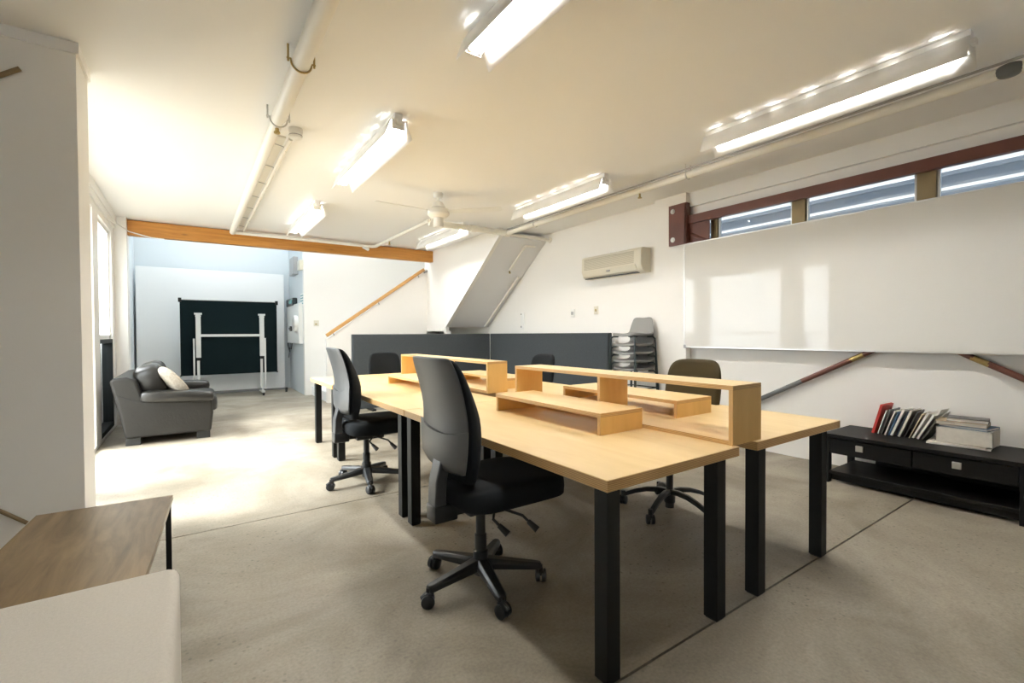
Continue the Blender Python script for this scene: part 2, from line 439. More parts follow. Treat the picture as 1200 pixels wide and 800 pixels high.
# handrail
hr = MB()
a, b = Vector((2.02, 8.84, 1.225)), Vector((3.93, 8.84, 2.56)); d = (b-a).normalized(); nn = Vector((0, 1, 0)).cross(d)*-1
def railbox(mb, p, q, wy, hz):
    dd = (q-p).normalized(); up_ = Vector((-dd.z, 0, dd.x)); ring = []
    for e in (p, q): ring.append([tuple(e+Vector((0, sy*wy, 0))+up_*sz*hz) for sy, sz in ((-1, -1), (1, -1), (1, 1), (-1, 1))])
    mb.loft(ring)
railbox(hr, a, b, .028, .030)
obj('handrail', hr, 'rail', st, bev=.008, label='honey oak handrail')
for t in (.06, .5, .93):
    hb = MB(); p = a+(b-a)*t; hb.tube([p-Vector((0, 0, .03)), p+Vector((.02, .0, -.07)), p+Vector((.03, .04, -.075))], .009, 8)
    obj('handrail_bracket', hb, 'mgrey', st)
hb = MB(); railbox(hb, Vector((3.93, 8.835, 2.50)), Vector((4.0, 8.835, 2.53)), .02, .02)
obj('rail_end_plate', hb, 'mgrey', st)

# ------------------------------------------------------------------ timber beam
tb = obj('timber_beam', B(-.72, 4.0, 8.55, 8.66, 2.672, 2.89), 'beam', origin=(1.6, 8.6, 2.67), bev=.006)
tag(tb, 'long honey coloured pine beam under the ceiling before the alcove', 'beam')

# ------------------------------------------------------------------ lamps
def make_lamp(label):
    L = thing('batten_light', label, 'ceiling light', (0, 0, CEIL), 'fluorescent battens on the ceiling')
    z0 = CEIL; hl = .80
    obj('spine', MB().box(-.03, .03, -hl, hl, z0-.055, z0).box(-.022, .022, -hl-.02, -hl+.04, z0-.085, z0-.05).box(-.022, .022, hl-.04, hl+.02, z0-.085, z0-.05), 'lampw', L, bev=.003)
    for s in (-1, 1):   # slotted reflector wings
        m = MB(); N = 16; slots = 7
        xa, za, xb, zb = s*.058, z0-.046, s*.108, z0-.178
        cuts = [-hl]
        for k in range(slots):
            c = -hl+(k+.5)*2*hl/slots; cuts += [c-.022, c+.022]
        cuts.append(hl)
        P = lambda t, yy, off=0: (xa+(xb-xa)*t+off*s, yy, za+(zb-za)*t)
        rows = [[m.bm.verts.new((s*.030, yy, z0-.050)) for yy in cuts], [m.bm.verts.new((s*.044, yy, z0-.048)) for yy in cuts], [m.bm.verts.new((xa, yy, za)) for yy in cuts], [m.bm.verts.new(P(1, yy)) for yy in cuts]]
        for i in range(3):
            for j in range(len(cuts)-1):
                if i == 1 and j % 2 == 1: continue
                m.bm.faces.new((rows[i][j], rows[i][j+1], rows[i+1][j+1], rows[i+1][j]))
        o = obj('reflector', m, 'lampw', L)
        q = o.modifiers.new('thick', 'SOLIDIFY'); q.thickness = .0025
    for x in (-.028, .028):
        obj('tube', MB().cyl((x, -hl+.03, z0-.098), (x, hl-.03, z0-.098), .014, seg=10), 'tube', L)
    for s in (-1, 1):
        m = MB()
        for x in (-.028, .028): m.cyl((x, s*(hl-.012), z0-.098), (x, s*(hl-.035), z0-.098), .0175, seg=12)
        m.box(-.05, .05, s*(hl-.004), s*(hl-.014), z0-.118, z0-.05)
        obj('lampholder', m, 'lampw', L, bev=.002)
    return L
spots = [(1.31, 1.47, 'white twin-tube ceiling light cut off by the top edge of the photo'),
         (1.31, 4.18, 'white twin-tube ceiling light between the left ceiling pipe and the fan'),
         (1.31, 6.91, 'small far ceiling light just in front of the timber beam'),
         (3.575, 1.49, 'long ceiling light at upper right above the whiteboard'),
         (3.575, 4.24, 'ceiling light before the air conditioner, beside the long right pipe'),
         (3.38, 6.92, 'far ceiling light half hidden behind the ceiling fan')]
lamp0 = None
for x, y, lab in spots:
    if lamp0 is None:
        lamp0 = make_lamp(lab); lamp0.location = (x, y, CEIL)
    else: dup(lamp0, (x, y, CEIL), 0, lab)

# ------------------------------------------------------------------ ceiling fan
fx, fy = 2.42, 5.02
fan = thing('ceiling_fan', 'white three-bladed ceiling fan on a short rod', 'ceiling fan', (fx, fy, CEIL))
obj('mounting_cup', MB().lathe([(.02, 0), (.055, -.001), (.06, -.03), (.045, -.06), (.018, -.065)], (fx, fy, CEIL), 24), 'white', fan)
obj('rod', MB().cyl((fx, fy, CEIL-.05), (fx, fy, 2.76), .012), 'white', fan)
obj('motor_housing', MB().lathe([(.02, .115), (.05, .10), (.085, .045), (.09, .03), (.09, .022), (.125, .015), (.13, -.045), (.10, -.075), (.06, -.085), (.06, -.19), (.055, -.195)], (fx, fy, 2.69), 28), 'white', fan)
obj('trim_ring', MB().lathe([(.0905, .03), (.094, .028), (.094, .022), (.0905, .02)], (fx, fy, 2.69), 28), 'mgrey', fan)
for a0 in (182, 317, 70):
    a = math.radians(a0); m = MB(); dirv = Vector((math.cos(a), math.sin(a), 0)); pr = Vector((-math.sin(a), math.cos(a), 0))
    rings = []
    for r, hw in ((.10, .03), (.2, .045), (.45, .055), (.72, .05), (.76, .03)):
        c = Vector((fx, fy, 2.69-.01))+dirv*r
        tw = -.22
        rings.append([tuple(c+pr*sx*hw+Vector((0, 0, sx*hw*tw+sz*.003))) for sx, sz in ((-1, -1), (1, -1), (1, 1), (-1, 1))])
    m.loft(rings); obj('blade', m, 'white', fan)

# ------------------------------------------------------------------ pipes
def pipe(name, pts, r, label, mat='pipe', origin=None, cat='pipe'):
    o = obj(name, MB().tube(pts, r, 16), mat, origin=origin or pts[0]); return tag(o, label, cat)
lp = thing('ceiling_pipe', 'thick white pipe running along the left ceiling to the timber beam', 'pipe', (.55, 3, 2.8))
obj('pipe_run', MB().tube([(.55, -3.2, 2.815), (.55, 3.74, 2.815)], .05, 18).tube([(.55, 3.7, 2.82), (.55, 8.30, 2.82)], .042, 18), 'pipe', lp)
for yy, rr in ((2.93, .056), (3.78, .058)):
    br = MB()
    br.tube([(.55-rr-.022, yy, 2.822), (.55-rr, yy, 2.822)]+[(.55+rr*math.cos(t), yy, 2.815+rr*math.sin(t)) for t in [PI+k*PI/12 for k in range(1, 12)]]+[(.55+rr, yy, 2.822), (.55+rr+.022, yy, 2.822)], .0055, 8)
    for s in (-1, 1): br.cyl((.55+s*(rr+.014), yy, 2.805), (.55+s*(rr+.014), yy, 2.9), .006, seg=8)
    obj('pipe_clip', br, 'brass' if yy < 3 else 'grey', lp)
obj('joint_fitting', MB().cyl((.55, 3.86, 2.775), (.55, 3.86, 2.735), .014).cyl((.55, 3.86, 2.75), (.55, 3.86, 2.74), .022), 'brass', lp, label='brass fitting under the pipe')
ct = thing('cable_conduit', 'thin white conduit with cable ties beside the thick left ceiling pipe', 'conduit', (.70, 6, 2.85))
obj('conduit_run', MB().tube([(.70, 4.2, 2.85), (.70, 8.3, 2.85)], .017, 12).box(.60, .68, 4.3, 8.3, 2.885, 2.9), 'pipe', ct)
for k in range(7):
    yy = 4.45+k*.6; ti = MB()
    ti.tube([(.605, yy, 2.878), (.68, yy+.02, 2.874), (.718, yy+.02, 2.855), (.70, yy+.02, 2.831)], .0035, 6)
    obj('cable_tie', ti, 'mgrey', ct)
sd = thing('smoke_detector', 'round white smoke detector on the ceiling beside the left pipe', 'smoke detector', (.72, 4.1, CEIL))
obj('detector_base', MB().lathe([(.055, 0), (.055, -.03), (.05, -.035)], (.72, 4.1, CEIL), 24), 'white', sd)
obj('detector_head', MB().lathe([(.03, -.034), (.048, -.036), (.05, -.05), (.046, -.075), (.03, -.082)], (.72, 4.1, CEIL), 24), 'white', sd)
obj('status_slot', MB().lathe([(.0505, -.052), (.051, -.055), (.0505, -.058)], (.72, 4.1, CEIL), 24), 'mgrey', sd)

rp = thing('sprinkler_pipe', 'long cream pipe under the ceiling running above the whiteboard side', 'pipe', (4.07, 2, 2.8))
obj('pipe_run', MB().tube([(4.07, -3.2, 2.80), (4.07, 6.0, 2.80)], .036, 16), 'pipe', rp)
obj('cable', MB().tube([(4.03, -3.2, 2.845), (4.03, 5.95, 2.845)], .009, 8), 'mgrey', rp, label='thin dark line along the top of the pipe')  # thin grey tube drawn for the dark line above the pipe
for yy in (2.82, 5.3, .3):
    br = MB(); br.tube([(4.07+.042*math.cos(t), yy, 2.80+.042*math.sin(t)) for t in [PI+k*PI/10 for k in range(11)]], .007, 8)
    br.cyl((4.03, yy, 2.8), (4.03, yy, 2.9), .006, seg=8); br.cyl((4.112, yy, 2.8), (4.112, yy, 2.9), .006, seg=8)
    obj('pipe_clip', br, 'grey', rp)
obj('sprinkler_head', MB().cyl((4.07, 3.42, 2.775), (4.07, 3.42, 2.72), .011).cyl((4.07, 3.42, 2.722), (4.07, 3.42, 2.715), .022), 'brass', rp)
obj('gauge', MB().puff((4.06, .62, 2.80), (.04, .07, .043), .9, .9, 14, 8), 'grey_steel', rp, label='dark fitting on the pipe near the right picture edge')
xp = thing('cross_pipe', 'cream cross pipe running behind the ceiling fan to the air conditioner wall', 'pipe', (3.9, 6.02, 2.8))
obj('pipe_run', MB().tube([(2.76, 6.02, 2.80), (4.11, 6.02, 2.80)], .042, 16).tube([(4.1, 6.02, 2.79), (RW, 6.02, 2.79)], .024, 12), 'pipe', xp)
obj('pipe_flange', MB().cyl((RW-.02, 6.02, 2.79), (RW, 6.02, 2.79), .05), 'pipe', xp)
for xa_ in (3.42, 4.02): obj('pipe_coupling', MB().cyl((xa_, 6.02, 2.8), (xa_+.09, 6.02, 2.8), .052), 'pipe', xp)
bp = thing('branch_pipe', 'thin white pipe along the top of the timber beam turning back towards the fan', 'pipe', (2.7, 8.35, 2.8))
obj('pipe_run', MB().tube([(.55, 8.33, 2.82), (2.70, 8.33, 2.82), (2.755, 8.28, 2.82), (2.76, 6.02, 2.82)], .026, 12).tube([(.7, 8.42, 2.87), (2.5, 8.42, 2.87)], .012, 8), 'pipe', bp)
obj('pipe_tee', MB().cyl((2.55, 8.33, 2.80), (2.65, 8.38, 2.77), .03), 'white', bp)
obj('sprinkler_head', MB().cyl((2.76, 7.6, 2.8), (2.76, 7.6, 2.74), .012).cyl((2.76, 7.6, 2.745), (2.76, 7.6, 2.738), .024), 'brass', bp)
# conduit on the sloping soffit
def soff(x, t, off=.03): # t: 0 top, 1 bottom
    return (x, 6.12+(8.0-6.12)*t - off*.6, 2.775+(1.375-2.775)*t - off*.8)
sp = thing('soffit_pipe', 'white pipe fixed along the sloping grey stair underside', 'pipe', soff(4.7, .5))
obj('pipe_run', MB().tube([soff(4.82, .36), soff(4.82, .97)], .022, 12).tube([soff(4.55, .05), soff(4.55, .30)], .018, 12).tube([soff(4.55, .05), soff(4.75, .05)], .018, 12), 'pipe', sp)
obj('sprinkler_head', MB().cyl(soff(4.55, .30), (soff(4.55, .30)[0], soff(4.55, .30)[1]-.02, soff(4.55, .30)[2]-.05), .014), 'brass', sp)

# ------------------------------------------------------------------ air conditioner and plates on the right wall
ac = thing('air_conditioner', 'cream split air conditioner high on the right wall', 'air conditioner', (4.85, 4.51, 2.05))
pts = [(RW, 2.345), (RW-.16, 2.345), (RW-.19, 2.315), (RW-.195, 2.13), (RW-.16, 2.055), (RW-.12, 2.03), (RW, 2.03)]
obj('casing', MB().prism([(p[0], p[1]) for p in pts], 1, 3.96, 5.06), 'cream', ac, bev=.01, seg=2)
fl = MB(); 
fl.prism([(RW-.192, 2.135), (RW-.204, 2.132), (RW-.168, 2.055), (RW-.158, 2.06)], 1, 4.05, 5.03)
obj('flap', fl, 'cream', ac, bev=.003)
gr = MB()
for k in range(9): gr.box(RW-.199, RW-.186, 4.08, 5.0, 2.15+k*.018, 2.160+k*.018)
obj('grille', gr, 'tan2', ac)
obj('outlet_gap', B(RW-.158, RW-.10, 4.06, 5.02, 2.024, 2.034), 'bplas', ac)
obj('badge', MB().box(RW-.206, RW-.19, 4.50, 4.56, 2.088, 2.102, rot=Matrix.Rotation(math.radians(25), 4, 'Y'), piv=(RW-.19, 4.53, 2.095)), 'mgrey', ac)
def plate(name, y, z, w, h, m, label, cat, det=None):
    t = thing(name, label, cat, (RW, y, z))
    obj('cover', B(RW-.014, RW, y-w/2, y+w/2, z-h/2, z+h/2), m, t, bev=.003)
    if det: obj(det[0], B(RW-.022, RW-.010, y-det[2]/2, y+det[2]/2, z-det[3]/2, z+det[3]/2), det[1], t, bev=.002)
    return t
plate('thermostat', 5.46, 1.555, .09, .13, 'white', 'small white thermostat on the wall below the air conditioner', 'thermostat', ('display', 'mgrey', .05, .05))
plate('light_switch', 4.95, 1.58, .085, .115, 'cream', 'cream switch plate on the wall below the air conditioner right end', 'light switch', ('rocker', 'brass', .022, .035))
sw = plate('socket_strip', 6.80, 1.47, .10, .30, 'white', 'tall white socket plate on the wall near the stair underside', 'socket')
obj('socket_hole', MB().box(RW-.018, RW-.01, 6.82, 6.84, 1.58, 1.60).box(RW-.018, RW-.01, 6.82, 6.84, 1.35, 1.38), 'bplas', sw)

# ------------------------------------------------------------------ steel truss behind the whiteboard
tr = thing('steel_truss', 'red oxide steel truss bolted to the pier above and behind the whiteboard', 'steel truss', (4.87, 1.5, 2.5))
obj('top_chord', B(4.85, 4.91, -3.2, 3.40, 2.525, 2.62), 'red_steel', tr)
bx = MB(); bx.box(4.81, 4.84, 3.36, 3.60, 2.29, 2.775).box(4.81, 4.90, 3.355, 3.38, 2.29, 2.775)
obj('end_plate', bx, 'red_steel', tr, bev=.003)
obj('gusset', B(4.875, 4.885, 3.10, 3.40, 2.24, 2.53), 'red_steel', tr)
for z in (2.36, 2.70):
    bo = MB(); bo.cyl((4.812, 3.54, z), (4.795, 3.54, z), .022, seg=6).cyl((4.812, 3.54, z), (4.804, 3.54, z), .03, seg=14)
    obj('bolt', bo, 'steel', tr, label='steel bolt head')
def brace(p, q, m, name, label=None):
    mm = MB(); mm.tube([p, q], .023, 12); return obj(name, mm, m, tr, label=label)
brace((4.885, 3.33, 2.40), (4.885, .92, 1.037), 'red_steel', 'diagonal_brace')
brace((4.885, .84, .995), (4.885, -.9, .06), 'red_steel', 'diagonal_brace')
brace((4.885, 1.62, 1.039), (4.885, -.95, 2.44), 'red_steel', 'diagonal_brace')
brace((4.885, 1.71, .990), (4.885, 2.12, .766), 'red_steel', 'diagonal_brace')
brace((4.885, 2.12, .766), (4.885, 3.36, .09), 'grey_steel', 'diagonal_brace', 'lower brace length painted grey')
brace((4.885, 1.62, 1.039), (4.885, 1.72, .985), 'brass', 'brace_clevis', 'brassy brace joint')
brace((4.885, .93, 1.042), (4.885, .83, .989), 'brass', 'brace_clevis', 'brassy brace joint')

# ------------------------------------------------------------------ whiteboard
wbd = thing('whiteboard', 'very wide white glossy whiteboard filling the right wall', 'whiteboard', (4.855, 1.2, 1.07))
obj('board', B(4.835, 4.845, -1.0, 3.395, 1.075, 2.285), 'wb', wbd)
fr = MB(); fr.box(4.83, 4.848, -1.01, 3.402, 1.066, 1.078).box(4.83, 4.848, -1.01, 3.402, 2.282, 2.292).box(4.83, 4.848, 3.392, 3.402, 1.066, 2.292).box(4.83, 4.848, -1.01, -1.0, 1.066, 2.292)
obj('frame', fr, 'alu', wbd)
obj('corner_clip', MB().box(4.825, 4.85, 3.375, 3.406, 1.06, 1.10), 'mgrey', wbd, bev=.003)
obj('wall_bracket', MB().box(4.845, 4.93, 3.15, 3.2, 1.15, 1.2).box(4.845, 4.93, .2, .25, 1.15, 1.2), 'mgrey', wbd)

# ------------------------------------------------------------------ desks
DZ = .74
def desk(name, x0, x1, y0, y1, legs, label):
    t = thing(name, label, 'desk', ((x0+x1)/2, (y0+y1)/2, 0), 'plywood desks of the central table')
    obj('desktop', B(x0, x1, y0, y1, DZ-.042, DZ, edge=2), ['ply', 'edgez'], t, bev=.002, seg=1)
    for lx, ly in legs:
        l = obj('leg', B(lx, lx+.065, ly, ly+.065, .006, DZ-.042), 'black', t, bev=.003)
        obj('foot_cap', B(lx+.006, lx+.059, ly+.006, ly+.059, 0, .008), 'bplas', l)
    return t
desk('desk', 1.155, 1.975, 1.11, 2.935, [(1.18, 1.135), (1.83, 1.125), (1.157, 2.83), (1.80, 2.83)], 'birch plywood desk nearest the camera with thick black legs')
desk('desk', 2.125, 3.02, 1.11, 2.935, [(2.165, 1.125), (2.825, 1.125), (2.14, 2.83), (2.80, 2.83)], 'birch plywood desk on the near right side, in front of the olive chair')
desk('desk', 1.155, 1.975, 2.945, 4.80, [(1.157, 2.995), (1.80, 2.995), (1.175, 4.70), (1.80, 4.70)], 'birch plywood desk on the far left side beside the grey-backed chair')
desk('desk', 2.125, 3.02, 2.945, 4.80, [(2.14, 2.995), (2.80, 2.995), (2.14, 4.70), (2.80, 4.70)], 'birch plywood desk on the far right side behind the shelf boxes')
desk('desk', 1.145, 3.02, 4.81, 5.82, [(1.165, 4.86), (2.90, 4.86), (1.165, 5.64), (2.90, 5.64)], 'birch plywood desk set crosswise at the far end near the left grey panel')

def shelf_box(x0, x1, y0, y1, z1, mids, label):
    t = thing('desk_shelf', label, 'shelf', ((x0+x1)/2, (y0+y1)/2, DZ), 'open plywood shelf boxes along the middle')
    T = .02
    obj('top_board', B(x0, x1, y0, y1, z1-T, z1, edge=2), ['ply', 'edgez'], t)
    obj('bottom_board', B(x0, x1, y0+T, y1-T, DZ, DZ+T, edge=2), ['ply', 'edgez'], t)
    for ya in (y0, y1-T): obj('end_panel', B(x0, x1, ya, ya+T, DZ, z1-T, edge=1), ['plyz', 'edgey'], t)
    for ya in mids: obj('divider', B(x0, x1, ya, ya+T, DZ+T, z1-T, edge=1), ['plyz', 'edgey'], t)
    return t
shelf_box(1.957, 2.195, 1.13, 2.80, 1.005, (1.94,), 'long two-bay plywood shelf box nearest the camera on the desks')
shelf_box(2.045, 2.245, 3.33, 5.28, 1.005, (4.3,), 'long plywood shelf box at the far end behind the near office chair')
def riser(x0, x1, y0, y1, z1, label):
    t = thing('monitor_riser', label, 'monitor riser', ((x0+x1)/2, (y0+y1)/2, DZ), 'low plywood monitor risers on the desks')
    T = .02
    obj('top_board', B(x0, x1, y0, y1, z1-T, z1, edge=2), ['ply', 'edgez'], t)
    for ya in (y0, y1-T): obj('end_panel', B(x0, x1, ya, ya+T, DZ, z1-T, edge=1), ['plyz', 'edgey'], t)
    return t
riser(1.637, 1.945, 1.62, 2.56, .848, 'low plywood riser on the nearest desk, left of the long shelf')
riser(2.335, 2.68, 1.69, 2.70, .842, 'low plywood riser behind the near long shelf, before the olive chair')
riser(1.655, 1.95, 3.62, 4.64, .828, 'low plywood riser on the far left desk, partly hidden by the near chair')
riser(2.35, 2.66, 3.5, 4.5, .835, 'low plywood riser seen through the far long shelf')

# ------------------------------------------------------------------ office chairs (face +X, base centre at the origin)
def caster(mb, x, y, ang):
    c, s_ = math.cos(ang), math.sin(ang)
    for o in (-1, 1):
        p = Vector((x-s_*o*.005, y+c*o*.005, .031)); q = Vector((x-s_*o*.028, y+c*o*.028, .031))
        mb.tube([p, p+(q-p)*.8, q], [.031, .031, .024], 18)
    mb.cyl((x, y, .03), (x, y, .085), .009, seg=8)
    mb.tube([(x-c*.028, y-s_*.028, .04), (x, y, .062), (x+c*.022, y+s_*.022, .052)], .013, 8)
def star_base(parent, a0, R, arch, mat, hub_z=.115):
    m = MB(); nn = 5
    m.lathe([(.032, .05), (.038, .06), (.04, .12), (.034, .145), (.03, .15)], (0, 0, 0), 20)
    for k in range(nn):
        a = math.radians(a0+72*k); d = Vector((math.cos(a), math.sin(a), 0)); p = Vector((-d.y, d.x, 0)); rings = []
        for t in (0, .2, .45, .7, .92, 1.0):
            r = .02+(R-.02)*t
            if arch: z = .10+.045*math.sin(PI*(.25+.75*t))-.03*t; hw = .021-.004*t; hh = .017-.004*t
            else: z = .112-.030*t; hw = .036-.012*t; hh = .025-.010*t
            if t == 1.0: hw *= .7
            c = d*r+Vector((0, 0, z))
            rings.append([tuple(c+p*hw*u+Vector((0, 0, hh*v))) for u, v in ((-1, -1), (1, -1), (1, .3), (.6, 1), (-.6, 1), (-1, .3))])
        m.loft(rings)
        if arch: m.cyl(tuple(d*R+Vector((0, 0, .05))), tuple(d*R+Vector((0, 0, .098))), .016, seg=12)
    b = obj('star_base', m, mat, parent, bev=.003)
    for k in range(nn):
        a = math.radians(a0+72*k); mm = MB(); caster(mm, R*math.cos(a), R*math.sin(a), a+.6+k)
        obj('caster', mm, 'bplas', b)
    return b
def back_ring(z, hw, xb, th, curve, n=9):
    out = []; inn = []
    for i in range(n):
        u = -1+2*i/(n-1); yy = hw*u
        xo = xb+curve*abs(u)**2.2
        out.append((xo, yy, z)); e = (1-abs(u)**4)
        inn.append((xo+th*(.25+.75*e), yy*.985, z))
    return out+inn[::-1]
def task_chair(label, shell_mat, base_mat, a0):
    t = thing('office_chair', label, 'office chair', (0, 0, 0), 'high-backed office chairs on the left')
    star_base(t, a0, .30, False, base_mat)
    obj('gas_lift', MB().lathe([(.037, .12), (.037, .17), (.030, .175), (.030, .25), (.024, .255), (.024, .38)], (0, 0, 0), 18), 'bplas', t)
    # side profile of the back: outer edge x, half width, pad thickness
    prof = [(z, x+.075, h*(1.07 if z < .9 else 1.07+.14*min(1, (z-.9)/.15))) for z, x, h in [(.612, -.285, .150), (.625, -.295, .185), (.66, -.305, .212), (.74, -.305, .226), (.82, -.300, .225), (.90, -.305, .215), (.98, -.322, .202), (1.06, -.346, .190), (1.105, -.362, .180), (1.130, -.371, .172), (1.138, -.374, .155)]]
    obj('back_shell', MB().loft([back_ring(z, hw, xb, .022, .03) for z, xb, hw in prof]), shell_mat, t, sub=1, ang=80)
    low = [(z, x+.075, h*1.07) for z, x, h in [(.608, -.289, .148), (.622, -.300, .186), (.66, -.311, .214), (.74, -.311, .228), (.785, -.309, .229)]]
    m = MB(); rings = []
    for z, xb, hw in low:
        ring = back_ring(z, hw, xb, .018, .03)
        if z == .785: ring = [(x, y_, z+.035*(abs(y_)/hw)**2) for x, y_, z_ in ring]
        rings.append(ring)
    m.loft(rings); obj('back_cover', m, shell_mat, t, ang=80)
    pad = [(z, x+.075, h*(1.10 if z < .9 else 1.10+.12*min(1, (z-.9)/.15)), th) for z, x, h, th in [(.555, -.255, .165, .06), (.58, -.268, .19, .10), (.66, -.276, .204, .125), (.74, -.278, .208, .132), (.82, -.274, .208, .13), (.90, -.280, .200, .115), (.98, -.298, .188, .095), (1.06, -.322, .175, .08), (1.115, -.343, .160, .06), (1.132, -.351, .14, .03)]]
    obj('back_cushion', MB().loft([back_ring(z, hw, xb, th, .03) for z, xb, hw, th in pad]), 'bfab', t, sub=1, ang=80)
    # seat
    def wp(p):
        x, y_, z = p
        if x > .12: z -= (x-.12)**2*.55
        if z > 0: z -= .018*math.cos(min(1, abs(y_)/.24)*PI/2)*(1 if x < .2 else .5)
        return (x, y_, z)
    obj('seat', MB().puff((.105, 0, .49), (.295, .25, .066), .38, .42, 32, 14, warp=wp), 'bfab', t, ang=80)
    obj('seat_pan', MB().puff((.07, 0, .447), (.215, .19, .03), .4, .4, 24, 8), 'bplas', t, ang=60)
    mk = MB(); mk.box(-.10, .13, -.075, .075, .375, .43, bev=.01).box(-.22, -.05, -.035, .035, .385, .43, bev=.006)
    obj('tilt_mechanism', mk, 'bplas', t)
    ms = MB()
    ms.loft([[(x-.0, -.042, z), (x+.055, -.042, z), (x+.055, .042, z), (x, .042, z)] for z, x in ((.395, -.262), (.46, -.262), (.56, -.258), (.66, -.232))])
    obj('back_post', ms, 'gplas', t, bev=.006)
    obj('post_bracket', MB().box(-.268, -.15, -.05, .05, .372, .45, bev=.008), 'bplas', t)
    for y_, x1 in ((-.14, .12), (-.10, -.02)):
        lv = MB(); lv.tube([(.04, -.07, .40), (x1, y_-.05, .375), (x1+.03, y_-.10, .33)], .007, 8).tube([(x1+.015, y_-.075, .352), (x1+.04, y_-.115, .318)], [.012, .017], 10)
        obj('lever', lv, 'bplas', t)
    return t
c1 = task_chair('high-backed black office chair at the nearest desk with black star base', 'gshell', 'bplas', 42)
c1.location = (1.17, 1.98, 0)
c2 = dup(c1, (1.20, 3.90, 0), 0, 'high-backed office chair further back with pale sunlit shell, left of the far desk')
for ch in c2.children:
    if ch.name.startswith('star_base'): pass

def low_chair(label, fab, a0, group=None, hz=1.045):
    t = thing('swivel_chair', label, 'office chair', (0, 0, 0), group)
    star_base(t, a0, .32, True, 'bplas')
    obj('gas_lift', MB().lathe([(.03, .02), (.03, .12), (.024, .13), (.024, .40)], (0, 0, 0), 16), 'bplas', t)
    obj('seat', MB().puff((.03, 0, .475), (.24, .235, .045), .4, .45, 28, 12), fab, t, ang=80)
    obj('seat_pan', MB().box(-.13, .16, -.15, .15, .395, .44, bev=.015), 'bplas', t)
    n = 20; rings = []
    zc, hh, hw = hz-.19, .19, .222
    def ring(sc_, xo):
        out = []
        for i in range(n*2):
            th = 2*PI*i/(n*2); cu = math.copysign(abs(math.cos(th))**.42, math.cos(th)); cv = math.copysign(abs(math.sin(th))**.42, math.sin(th))
            yy = hw*sc_*cu; zz = hh*sc_*cv
            wid = 1-.10*(zz/hh if zz > 0 else 0)
            out.append((-.315+xo+.05*(yy/hw)**2-.06*(zz/hh)*.5, yy*wid, zc+zz))
        return out
    rings = [ring(.86, -.022), ring(.95, -.020), ring(1.0, -.006), ring(1.0, .012), ring(.96, .030), ring(.86, .036)]
    obj('backrest', MB().loft(rings), fab, t, ang=80)
    obj('back_bar', MB().tube([(-.08, 0, .41), (-.30, 0, .41), (-.355, 0, .45), (-.36, 0, .60), (-.345, 0, hz-.12)], .022, 10), 'bplas', t)
    return t
c3 = low_chair('olive brown swivel chair at the near right desk in front of whiteboard', 'olive', 15)
c3.location = (2.75, 2.05, 0); c3.rotation_euler = (0, 0, PI)
# rotate the back so it faces the desk while the base keeps its own angle
c4 = low_chair('black square-backed chair at the far crosswise desk, before left grey panel', 'bfab', 30, 'black low-backed chairs at the far end', 1.0)
c4.location = (2.15, 5.88, 0); c4.rotation_euler = (0, 0, -PI/2)
c5 = dup(c4, (3.13, 4.32, 0), PI-.05, 'black square-backed chair at the far right desk, before right grey panel')

# ------------------------------------------------------------------ grey partition panels
PN = [(2.135, 4.70, 7.60, 7.68), (4.72, 4.80, 4.55, 7.58)]
p1 = thing('partition_panel', 'wide charcoal felt panel on the left, below the staircase', 'partition panel', (3.4, 7.64, 0), 'charcoal felt panels')
obj('felt_board', B(2.135, 4.727, 7.60, 7.68, .03, 1.245), 'felt', p1, bev=.008)
obj('panel_foot', MB().box(2.4, 2.46, 7.45, 7.83, 0, .03).box(4.3, 4.36, 7.45, 7.83, 0, .03), 'black', p1)
p2 = thing('partition_panel', 'charcoal felt panel against the right wall beside the stool stack', 'partition panel', (4.77, 6.1, 0), 'charcoal felt panels')
obj('felt_board', B(4.73, 4.81, 4.53, 7.599, .03, 1.245), 'felt', p2, bev=.008)
obj('panel_foot', MB().box(4.62, 4.9, 4.8, 4.86, 0, .03).box(4.62, 4.9, 7.2, 7.26, 0, .03), 'black', p2)

# ------------------------------------------------------------------ stacked bar stools (face -X)
def stool(label):
    t = thing('bar_stool', label, 'bar stool', (0, 0, 0), 'bar stools stacked against the right wall')
    sz = .80
    prof = [(-.19, -.012), (-.175, .002), (-.10, .0), (.02, -.008), (.12, -.004), (.165, .02), (.185, .07), (.20, .13), (.212, .19), (.216, .205)]
    rings = []
    for i, (x, z) in enumerate(prof):
        hw = (.165, .19, .20, .205, .205, .20, .19, .175, .155, .12)[i]
        r = []
        for u in (-1, -.85, -.4, 0, .4, .85, 1): r.append((x-(.02*u*u if z > .03 else 0), hw*u, sz+z+.014*u*u))
        for u in (1, .85, .4, 0, -.4, -.85, -1): r.append((x+(.012 if z > .03 else 0)-(.02*u*u if z > .03 else 0), hw*u*.98, sz+z+.014*u*u-(.030 if z <= .03 else .012)))
        rings.append(r)
    obj('seat_shell', MB().loft(rings), 'stool', t, sub=1, ang=80)
    for sx in (-1, 1):
        for sy in (-1, 1):
            m = MB(); m.tube([(sx*.10, sy*.15, sz-.034), (sx*.168, sy*.178, sz-.034), (sx*.188, sy*.195, sz-.06), (sx*.225, sy*.225, .004)], .0105, 8)
            obj('leg', m, 'stoolf', t)
    k = .25; q = .208
    m = MB(); m.tube([(-.207, -.217, k), (-.207, .217, k)], .007, 8).tube([(.207, -.217, k), (.207, .217, k)], .007, 8).tube([(-.207, -.217, k), (.207, -.217, k)], .007, 8).tube([(-.207, .217, k), (.207, .217, k)], .007, 8)
    obj('foot_ring', m, 'stoolf', t)
    return t
labs = ['grey bar stool at the bottom of the stack', 'grey bar stool second from the bottom of the stack', 'grey bar stool in the middle of the stack',
        'grey bar stool second from the top of the stack', 'grey bar stool on top of the stack with its backrest fully visible']
